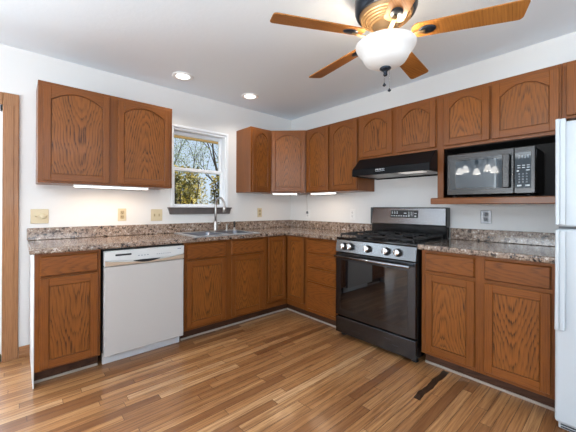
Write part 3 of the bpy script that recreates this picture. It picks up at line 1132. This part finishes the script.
# display set on the sloping face
def on_slope(mb, u, v):
    """place a flat piece built around the origin on the backguard face at (u along, z)"""
    k = (v - 1.032) / (1.186 - 1.032)
    y = -.092 + .022 * k
    mb.transform(Matrix.Translation((u, y, v)) @ Matrix.Rotation(-math.atan2(.022, .154), 4, 'X'))
    return mb
dp = MB().box(-.140, .140, -.003, .004, -.036, .036, .002)
dpo = build('display', on_slope(dp, .366, 1.128), 'dark', bgo, 'black control display')
def dkey(x0, x1, z0, z1):
    build('key', on_slope(MB().box(x0, x1, -.0042, -.0028, z0, z1), .366, 1.128), 'mark', dpo)
for i in range(3):
    dkey(-.128 + i * .026, -.114 + i * .026, .004, .012)
    dkey(-.128 + i * .026, -.118 + i * .026, .020, .026)
dkey(.000, .026, .004, .011)
for i in range(8):
    dkey(-.130 + i * .025, -.118 + i * .025, -.024, -.015)
for i in range(4):
    dkey(.045 + i * .015, .0475 + i * .015, -.022, .024)
dkey(.108, .124, -.026, -.014)
dkey(.106, .126, .003, .010)

# ------------------------------------------------------------------ hood
t = thing('range_hood', 'black under-cabinet range hood above the gas range', 'range hood', (0, -1.3840, 0), RB)
W = .745
hp = MB().prism([(-.004, 1.664), (-.330, 1.664), (-.452, 1.552), (-.456, 1.490), (-.446, 1.490), (-.442, 1.512), (-.004, 1.512)],
                0, W, 'yz', .002)
build('hood_shell', hp, 'hoodblack', t)
build('hood_rim', MB().box(0.001, W - .001, -.018, -.004, 1.486, 1.5115).box(.001, .014, -.440, -.018, 1.488, 1.5115).box(W - .014, W - .001, -.440, -.018, 1.488, 1.5115), 'hoodblack', t)
build('filter', MB().box(.020, .365, -.432, -.024, 1.497, 1.511).box(.385, W - .020, -.432, -.024, 1.497, 1.511), 'filter', t, 'pale metal grease filter')
build('light_lens', MB().box(.46, .66, -.425, -.30, 1.491, 1.4968, .002), 'hoodlens', t, 'pale light lens')
lg = MB()
for i, wd_ in enumerate((.012, .009, .012, .010, .009, .005)):
    x = .262 + i * .0165
    lg.box(x, x + wd_, -.0012, .0006, .004, .013).box(x, x + .003, -.0012, .0006, -.003, .013)
lg.box(.262, .352, -.0012, .0006, -.010, -.0075)
lg.transform(Matrix.Translation((0, -.4565, 1.528)))
build('logo_marks', lg, 'mark', t, 'small white maker mark')

# ------------------------------------------------------------------ microwave
t = thing('microwave', 'stainless microwave oven on the open oak shelf', 'microwave', (0, -2.2330, 1.2680), RB)
W, Z0, Z1 = .542, .022, .330
build('case', MB().box(.003, W - .003, -.352, -.030, Z0, Z1, .004), 'dark', t)
for x in (.04, W - .04):
    for y in (-.33, -.07):
        build('foot', MB().lathe([(0, .0004), (.014, .0004), (.014, .0216), (0, .0216)], (x, y, 0), 12), 'dark', t)
dx = .428
mo = build('door', MB().box(0, dx - .001, -.376, -.353, Z0 - .002, Z1 + .002, .004, 0, 2), 'msteel', t)
build('window_surround', MB().box(.018, dx - .014, -.3775, -.3762, Z0 + .038, Z1 - .040, .0004), 'mwglass', mo, 'black glass door face')
build('window', MB().box(.062, .330, -.3785, -.3776, Z0 + .050, Z1 - .055, .0003), 'mwscreen', mo, 'grey see-through screen')
build('handle', MB().box(.368, .408, -.412, -.398, Z0 + .040, Z1 - .038, .005, 0, 2).box(.374, .402, -.398, -.376, Z0 + .055, Z0 + .085)
      .box(.374, .402, -.398, -.376, Z1 - .085, Z1 - .055), 'msteel', mo)
pf = build('control_panel', MB().box(dx + .001, W, -.376, -.353, Z0 - .002, Z1 + .002, .004, 0, 2), 'msteel', t)
kp = build('keypad', MB().box(dx + .006, W - .022, -.3775, -.3762, Z0 + .035, Z1 - .034, .0004), 'mwglass', pf, 'black glass keypad')
def key(x0, x1, z0, z1, mt='mark'):
    build('key', MB().box(dx + x0, dx + x1, -.3785, -.3776, z0, z1), mt, kp)
for i in range(4):
    key(.026 + i * .016, .034 + i * .016, Z1 - .075, Z1 - .055, 'mark_grey')
for z in (.205, .190):
    for i in range(3):
        key(.020 + i * .025, .036 + i * .025, z, z + .005)
key(.016, .028, .168, .176)
key(.066, .086, .172, .177)
for j in range(4):
    for i in range(3):
        key(.026 + i * .020, .034 + i * .020, .092 + j * .018, .101 + j * .018, 'mark_grey')
key(.018, .042, .068, .078)
key(.062, .086, .068, .078)
build('side_vent', MB().box(W - .003, W - .0015, -.330, -.315, Z1 - .070, Z1 - .020), 'grey', t, 'grey strip on the side')

# ------------------------------------------------------------------ refrigerator
t = thing('refrigerator', 'white top-freezer refrigerator at the right edge', 'refrigerator', (0, -2.9190, 0), RB)
W = .76
build('body', MB().box(.004, W - .004, -.680, -.030, .030, 1.640, .006), 'fridge', t)
for z0, z1, hz0, hz1, lb in ((1.094, 1.646, 1.102, 1.655, 'freezer'), (.058, 1.080, .555, 1.074, 'fridge')):
    d = build('door', MB().box(0, W, -.752, -.686, z0, z1, .012, 0, 3), 'fridge', t)
    hm = MB()
    up = lb == 'freezer'
    n = 10
    prof = []
    for i in range(n + 1):
        u = i / n
        z = hz0 + (hz1 - hz0) * u
        k = u if up else 1 - u
        prof.append((z, .030 + .012 * k ** 3))
    pts = [(-.7525, hz0)] + [(-.7525 - p, z) for z, p in prof] + [(-.7525, hz1)]
    hm.prism(pts, .003, .020, 'yz', .003)
    hm.prism([(y if y > -.753 else y + .010, z) for y, z in pts], .019, .042, 'yz', .003)
    build('handle', hm, 'fridge', d)
build('hinge_cover', MB().box(W - .10, W - .02, -.74, -.66, 1.6465, 1.662, .004), 'fridge', t)
gr = MB().box(.010, W - .010, -.700, -.682, .004, .052, .003)
for i in range(3):
    gr.box(.02, W - .02, -.7035, -.6995, .012 + i * .013, .017 + i * .013, 0, 1)
build('base_grille', gr, ['fridge', 'dark'], t)
build('gasket', MB().box(.006, W - .006, -.6858, -.6802, .062, 1.640), 'grey', t)

# ------------------------------------------------------------------ wall plates
def plate(label, cat, pos, rz, w_, h_, mat, dev, kinds):
    t = thing('wall_plate', label, cat, pos, rz, None)
    build('plate', MB().box(-w_ / 2, w_ / 2, -.007, -.0006, -h_ / 2, h_ / 2, .003, 0, 2), mat, t)
    n_ = len(kinds)
    for i, kd in enumerate(kinds):
        x = (i - (n_ - 1) / 2) * .046
        if kd == 'toggle':
            build('toggle', MB().box(x - .006, x + .006, -.009, -.0072, -.014, .014).prism([(-.009, -.006), (-.020, .006), (-.018, .011), (-.009, .006)], x - .004, x + .004, 'yz', .001), dev, t)
        elif kd == 'dial':
            build('dimmer_dial', MB().lathe([(.022, .0072), (.021, .012), (.018, .020), (.015, .022), (0, .022)], (x, 0, 0), 20, axis='y'), dev, t)
        else:
            o = build('receptacle', MB().box(x - .0165, x + .0165, -.010, -.0072, .004, .038, .004).box(x - .0165, x + .0165, -.010, -.0072, -.038, -.004, .004), dev, t)
            s_ = MB()
            for zc in (.021, -.021):
                s_.box(x - .008, x - .005, -.0106, -.0101, zc - .002, zc + .009).box(x + .005, x + .008, -.0106, -.0101, zc - .002, zc + .009)
                s_.lathe([(.003, .0101), (.003, .0106), (0, .0106)], (x, 0, zc - .009), 8, axis='y')
            build('slots', s_, 'dark', o)
    return t


plate('wide almond plate with a toggle and a round dimmer dial near the door', 'switch plate', (-2.754, 0, 1.105), 0, .114, .116, 'beige', 'beige', ['toggle', 'dial'])
plate('narrow almond outlet plate above the dishwasher', 'outlet', (-2.152, 0, 1.110), 0, .072, .118, 'beige', 'beige_dark', ['outlet'])
plate('square almond double switch plate left of the window sill', 'switch plate', (-1.836, 0, 1.103), 0, .112, .118, 'beige', 'beige_dark', ['toggle', 'toggle'])
plate('narrow almond outlet plate right of the faucet near the corner', 'outlet', (-.545, 0, 1.118), 0, .070, .118, 'beige', 'beige_dark', ['outlet'])
plate('white outlet plate left of the range', 'outlet', (0, -1.066, 1.109), RB, .074, .122, 'plate_white', 'plate_white', ['outlet'])
plate('grey steel outlet plate under the microwave shelf', 'outlet', (0, -2.399, 1.116), RB, .078, .108, 'plate_steel', 'grey', ['outlet'])
plate('white outlet plate in the corner with a cord plugged in', 'outlet', (0, -.350, 1.098), RB, .072, .116, 'plate_white', 'plate_white', ['outlet'])
t = thing('power_cord', 'thin pale cord hanging from the corner cabinet to an outlet', 'cord', (0, -.350, 1.119), RB)
build('plug', MB().prism([(-.016, -.014), (.016, -.014), (.006, .018), (-.006, .018)], -.034, -.0108, 'xz', .003), 'grey', t, 'grey plug')
build('cable', MB().tube([(0, -.022, .0182), (.001, -.024, .08), (.002, -.03, .16), (.002, -.034, .2425)], .0028, 8), 'cord', t)

# ------------------------------------------------------------------ lights of the room
def strip(label, loc, rz, l, pw):
    t = thing('under_cabinet_light', label, 'cabinet light', loc, rz)
    build('housing', MB().box(0, l, -.05, 0, -.012, -.0006, .002), 'white', t)
    build('diffuser', MB().box(.006, l - .006, -.046, -.004, -.021, -.0125, .003), 'strip', t)
    d = bpy.data.lights.new('strip_lamp', 'AREA')
    d.shape = 'RECTANGLE'
    d.size, d.size_y = l * .9, .03
    d.energy = pw
    d.color = (1.0, .74, .48)
    o = bpy.data.objects.new('strip_lamp', d)
    COL.objects.link(o)
    o.parent = t
    o.location = (l / 2, -.025, -.024)
    return t


strip('long under-cabinet light below the cabinet left of the window', (-2.56, -.235, BOT - .0005), 0, .56, 2.2)
strip('short under-cabinet light below the diagonal corner cabinet', (-.545, -.275, BOT - .0005), -PI / 4, .30, .7)
strip('under-cabinet light below the cabinet left of the hood', (-.235, -.66, BOT - .0005), RB, .36, .8)

for lb, x in (('recessed ceiling light above the left wall cabinet', -1.731), ('recessed ceiling light above the window and the corner cabinet', -.968)):
    t = thing('recessed_light', lb, 'ceiling light', (x, -.385, H), 0)
    build('trim_ring', MB().lathe([(.095, -.0006), (.094, -.006), (.080, -.010), (.068, -.008), (.060, -.003)], (0, 0, 0), 36), 'white', t)
    build('lens', MB().lathe([(.066, -.0045), (.050, -.012), (.025, -.0155), (0, -.0165)], (0, 0, 0), 32), 'lens', t)
    d = bpy.data.lights.new('downlight_lamp', 'SPOT')
    d.energy = 14
    d.color = (1, .93, .84)
    d.spot_size = 2.3
    d.spot_blend = .7
    d.shadow_soft_size = .05
    o = bpy.data.objects.new('downlight_lamp', d)
    COL.objects.link(o)
    o.parent = t
    o.location = (0, 0, -.03)

# ------------------------------------------------------------------ ceiling fan
FCX, FCY, ZB = -1.335, -2.257, 2.158
t = thing('ceiling_fan', 'five blade ceiling fan with a frosted bowl light', 'ceiling fan', (FCX, FCY, 0))
build('motor_housing', MB().lathe([(.150, H - .0006), (.166, H - .02), (.172, H - .06), (.170, H - .11), (.160, H - .135), (.150, H - .142), (.145, H - .135)],
                                  (0, 0, 0), 48), 'bronze', t, 'dark bronze motor housing')
vent = [(.146, H - .135), (.140, H - .150)]
z = H - .150
r = .140
for i in range(5):
    vent += [(r - .003, z - .009), (r - .011, z - .011), (r - .012, z - .002 - .002)]
    r -= .0135
    z -= .0085
    vent += [(r, z)]
vent += [(.068, z - .006), (.062, ZB + .014), (0, ZB + .014)]
build('vent_ribs', MB().lathe(vent, (0, 0, 0), 48, smooth=False), 'antique', t, 'antique gold ribbed underside')
build('hub', MB().lathe([(0, ZB + .0135), (.078, ZB + .0135), (.082, ZB + .004), (.078, ZB - .010), (.050, ZB - .014), (.050, ZB - .030), (0, ZB - .030)], (0, 0, 0), 40), 'antique', t)
PITCH = math.radians(-11.7)
for k in range(5):
    ang = math.radians(8.7 + 72 * k)
    rot = Matrix.Rotation(ang, 4, 'Z') @ Matrix.Translation((0, 0, ZB)) @ Matrix.Rotation(PITCH, 4, 'X')
    n = 6
    ol = [(.165, -.052)]
    R, w2, cr = .660, .0645, .022
    for j in range(n + 1):
        a = -PI / 2 + PI / 2 * j / n
        ol.append((R - cr + cr * math.cos(a), -w2 + cr + cr * math.sin(a)))
    for j in range(n + 1):
        a = PI / 2 * j / n
        ol.append((R - cr + cr * math.cos(a), w2 - cr + cr * math.sin(a)))
    ol.append((.165, .052))
    for j in range(1, 6):
        a = PI / 2 + PI * j / 6
        ol.append((.165 + .030 * math.cos(a), .052 * math.sin(a)))
    bl = MB().prism(ol, .001, .0075, 'xy', .0018).transform(rot)
    blo = build('fan_blade', bl, 'oak_fan' if 'oak_fan' in M else 'oak_h', t)
    blo.matrix_local = Matrix.Translation(blo.location)
    ar = MB()
    ar.lathe([(.030, -.0004), (.030, -.004), (.026, -.007), (.0, -.007)], (.215, 0, 0), 24, sx=1.45)
    build('blade_medallion', ar.transform(rot), 'bronze', t, 'dark oval blade bracket')
    ar = MB()
    ar.tube([(.070, 0, -.004), (.105, 0, -.014), (.145, 0, -.016), (.180, 0, -.012), (.205, 0, -.0105)], [.014, .012, .011, .012, .010], 10, flat=.45)
    build('blade_arm', ar.transform(rot), 'antique', t, 'antique gold blade arm')
lk = MB().lathe([(.049, ZB - .0303), (.060, ZB - .036), (.062, ZB - .050), (.045, ZB - .056), (0, ZB - .056)], (0, 0, 0), 32)
build('light_fitter', lk, 'antique', t)
bw = [(.166, 2.108), (.164, 2.100), (.156, 2.084), (.142, 2.066), (.130, 2.052), (.124, 2.036), (.110, 2.014), (.082, 1.998), (.048, 1.988), (.022, 1.984), (.012, 1.984)]
inn = [(r - .004 if r > .03 else r, z + .004) for r, z in bw[::-1]]
build('light_bowl', MB().lathe(bw + inn + [bw[0]], (0, 0, 0), 48), 'bowl', t, 'frosted white glass light bowl')
build('finial', MB().lathe([(.006, 1.9895), (.006, 1.9835), (.030, 1.982), (.032, 1.976), (.022, 1.968), (.012, 1.962), (.010, 1.948), (.013, 1.944), (.008, 1.936), (0, 1.935)], (0, 0, 0), 24), 'bronze', t, 'dark bronze finial')
build('finial_rod', MB().tube([(0, 0, 1.9898), (0, 0, ZB - .0565)], .005, 8), 'bronze', t)
for dx_, dy_, l in ((-.004, .004, .075), (.016, -.016, .105)):
    ch = MB()
    n = int(l / .006)
    for i in range(n):
        ch.lathe([(0, .0024), (.0022, 0), (0, -.0024)], (dx_, dy_, 1.968 - i * .006), 6)
    o = build('pull_chain', ch, 'chrome', t)
    build('chain_bob', MB().lathe([(0, .008), (.004, .004), (.003, 0), (.009, -.004), (.010, -.009), (.004, -.014), (0, -.016)], (dx_, dy_, 1.968 - n * .006 - .005), 12), 'bronze', o)
for k in range(3):
    a = math.radians(30 + 120 * k)
    d = bpy.data.lights.new('fan_bulb', 'POINT')
    d.energy = 3.2
    d.color = (1, .86, .66)
    d.shadow_soft_size = .03
    o = bpy.data.objects.new('fan_bulb', d)
    COL.objects.link(o)
    o.parent = t
    o.location = (.085 * math.cos(a), .085 * math.sin(a), 2.085)

# ------------------------------------------------------------------ dining chandelier (seen mirrored in the microwave)
CX_, CY_ = -3.75, -1.45
t = thing('chandelier', 'dining chandelier with bell shades mirrored in the microwave door', 'chandelier', (CX_, CY_, 0))
build('stem', MB().tube([(0, 0, H - .02), (0, 0, 1.98)], .008, 10).lathe([(.06, H - .001), (.055, H - .02), (.01, H - .03)], (0, 0, 0), 20)
      .lathe([(.012, 2.02), (.035, 1.98), (.02, 1.93), (0, 1.91)], (0, 0, 0), 20), 'bronze', t)
for k in range(5):
    a = math.radians(20 + 72 * k)
    ca, sa = math.cos(a), math.sin(a)
    pr = [(.02, 1.96), (.07, 1.92), (.13, 1.93), (.19, 2.02), (.24, 2.03), (.27, 1.97), (.27, 1.90)]
    build('lamp_arm', MB().tube([(r_ * ca, r_ * sa, z_) for r_, z_ in pr], .007, 8), 'bronze', t)
    build('lamp_shade', MB().lathe([(.018, 1.90), (.032, 1.885), (.042, 1.85), (.058, 1.81), (.066, 1.795)], (.27 * ca, .27 * sa, 0), 20), 'shade', t)
    d = bpy.data.lights.new('chandelier_bulb', 'POINT')
    d.energy = 1.2
    d.color = (1, .93, .84)
    d.shadow_soft_size = .02
    o = bpy.data.objects.new('chandelier_bulb', d)
    COL.objects.link(o)
    o.parent = t
    o.location = (.27 * ca, .27 * sa, 1.835)

# ------------------------------------------------------------------ outside the window
gl = struct('lawn', MB().box(-14, 14, .6, 22, -.62, -.50), 'grass', label='lawn outside the window')
gl['kind'] = 'structure'
struct('trim_1', MB().box(-2.6, 1.0, .45, .50, 2.03, 2.42), 'eave', label='tan roof eave above the window outside')


def tree(label, x, y, h, seed, leaf, nleaf, spread, lean=0.0, base_z=-.5, rt=.07):
    rnd = random.Random(seed)
    t = thing('tree', label, 'tree', (x, y, base_z))
    tips = []
    tk = MB()
    def grow(p, d, l, r, depth):
        n = 4
        pts = [p]
        for i in range(n):
            d = (d + Vector((rnd.uniform(-.16, .16), rnd.uniform(-.16, .16), rnd.uniform(-.03, .12)))).normalized()
            p = p + d * (l / n)
            pts.append(p)
            tips.append((p, depth))
        tk.tube(pts, [r * (1 - .45 * i / n) for i in range(n + 1)], 6)
        if depth > 0:
            for b in range(rnd.choice((2, 3, 3))):
                az = rnd.uniform(0, 2 * PI)
                el = rnd.uniform(.35, .95)
                d2 = Vector((math.cos(az) * el, math.sin(az) * el, 1.0 - .45 * el))
                d2 = (d * .55 + d2 * spread).normalized()
                q = pts[rnd.choice((2, 3, 4))]
                grow(q, d2, l * rnd.uniform(.6, .8), r * .52, depth - 1)
    grow(Vector((0, 0, 0)), Vector((lean, 0, 1)), h * .42, rt, 3)
    build('trunk', tk, 'bark', t)
    vs, fs = [], []
    cand = [q for q, d_ in tips if d_ <= 2]
    for i in range(nleaf):
        q = rnd.choice(cand) + Vector((rnd.gauss(0, .14), rnd.gauss(0, .14), rnd.gauss(0, .12)))
        s_ = rnd.uniform(.018, .042)
        u = Vector((rnd.uniform(-1, 1), rnd.uniform(-1, 1), rnd.uniform(-1, 1))).normalized()
        v = u.orthogonal().normalized()
        b0 = len(vs)
        vs += [q - u * s_, q + v * s_ * .55, q + u * s_, q - v * s_ * .55]
        fs.append((b0, b0 + 1, b0 + 2, b0 + 3))
    build('foliage', MB().raw(vs, fs), leaf, t)
    return t


def shrub(label, x, y, w_, h_, seed, n_):
    rnd = random.Random(seed)
    t = thing('shrub', label, 'shrub', (x, y, -.5))
    st_ = MB()
    for i in range(30):
        a = rnd.uniform(0, 2 * PI)
        tx, ty = math.cos(a) * w_ * rnd.uniform(.2, .9), math.sin(a) * w_ * rnd.uniform(.2, .6)
        hh = h_ * rnd.uniform(.6, 1.0)
        st_.tube([(tx * .1, ty * .1, 0), (tx * .4, ty * .4, hh * .45), (tx * .8, ty * .8, hh * .8), (tx, ty, hh)], [.025, .018, .012, .006], 5)
    build('stems', st_, 'bark', t)
    vs, fs = [], []
    for i in range(n_):
        a = rnd.uniform(0, 2 * PI)
        rr = math.sqrt(rnd.random())
        zz = rnd.random() ** .7
        q = Vector((math.cos(a) * rr * w_ * (1 - .3 * zz), math.sin(a) * rr * w_ * .6, zz * h_))
        s_ = rnd.uniform(.02, .045)
        u = Vector((rnd.uniform(-1, 1), rnd.uniform(-1, 1), rnd.uniform(-1, 1))).normalized()
        v = u.orthogonal().normalized()
        b0 = len(vs)
        vs += [q - u * s_, q + v * s_ * .5, q + u * s_, q - v * s_ * .5]
        fs.append((b0, b0 + 1, b0 + 2, b0 + 3))
    build('foliage', MB().raw(vs, fs), 'leaf_yellow', t)


tree('bare dark forked tree nearest the window, in its upper pane', 1.05, 3.5, 4.6, 11, 'leaf_green', 500, .8, rt=.07)
tree('leafy spring tree standing behind the bare forked tree', 1.9, 8.6, 5.6, 5, 'leaf_green', 2600, .9, rt=.06)
tree('pale leaved tree far behind the bare forked tree', 3.9, 12.6, 6.6, 23, 'leaf_green', 2400, .9, .05, rt=.07)
shrub('yellow green shrub in the left of the lower window pane', -.84, 1.75, .40, 2.35, 7, 3200)
shrub('yellow green shrub in the right of the lower window pane', -.04, 1.75, .38, 2.25, 8, 3000)
shrub('broad olive shrub standing between the bare tree and the leafy tree', .85, 5.75, 1.0, 2.6, 9, 6500)
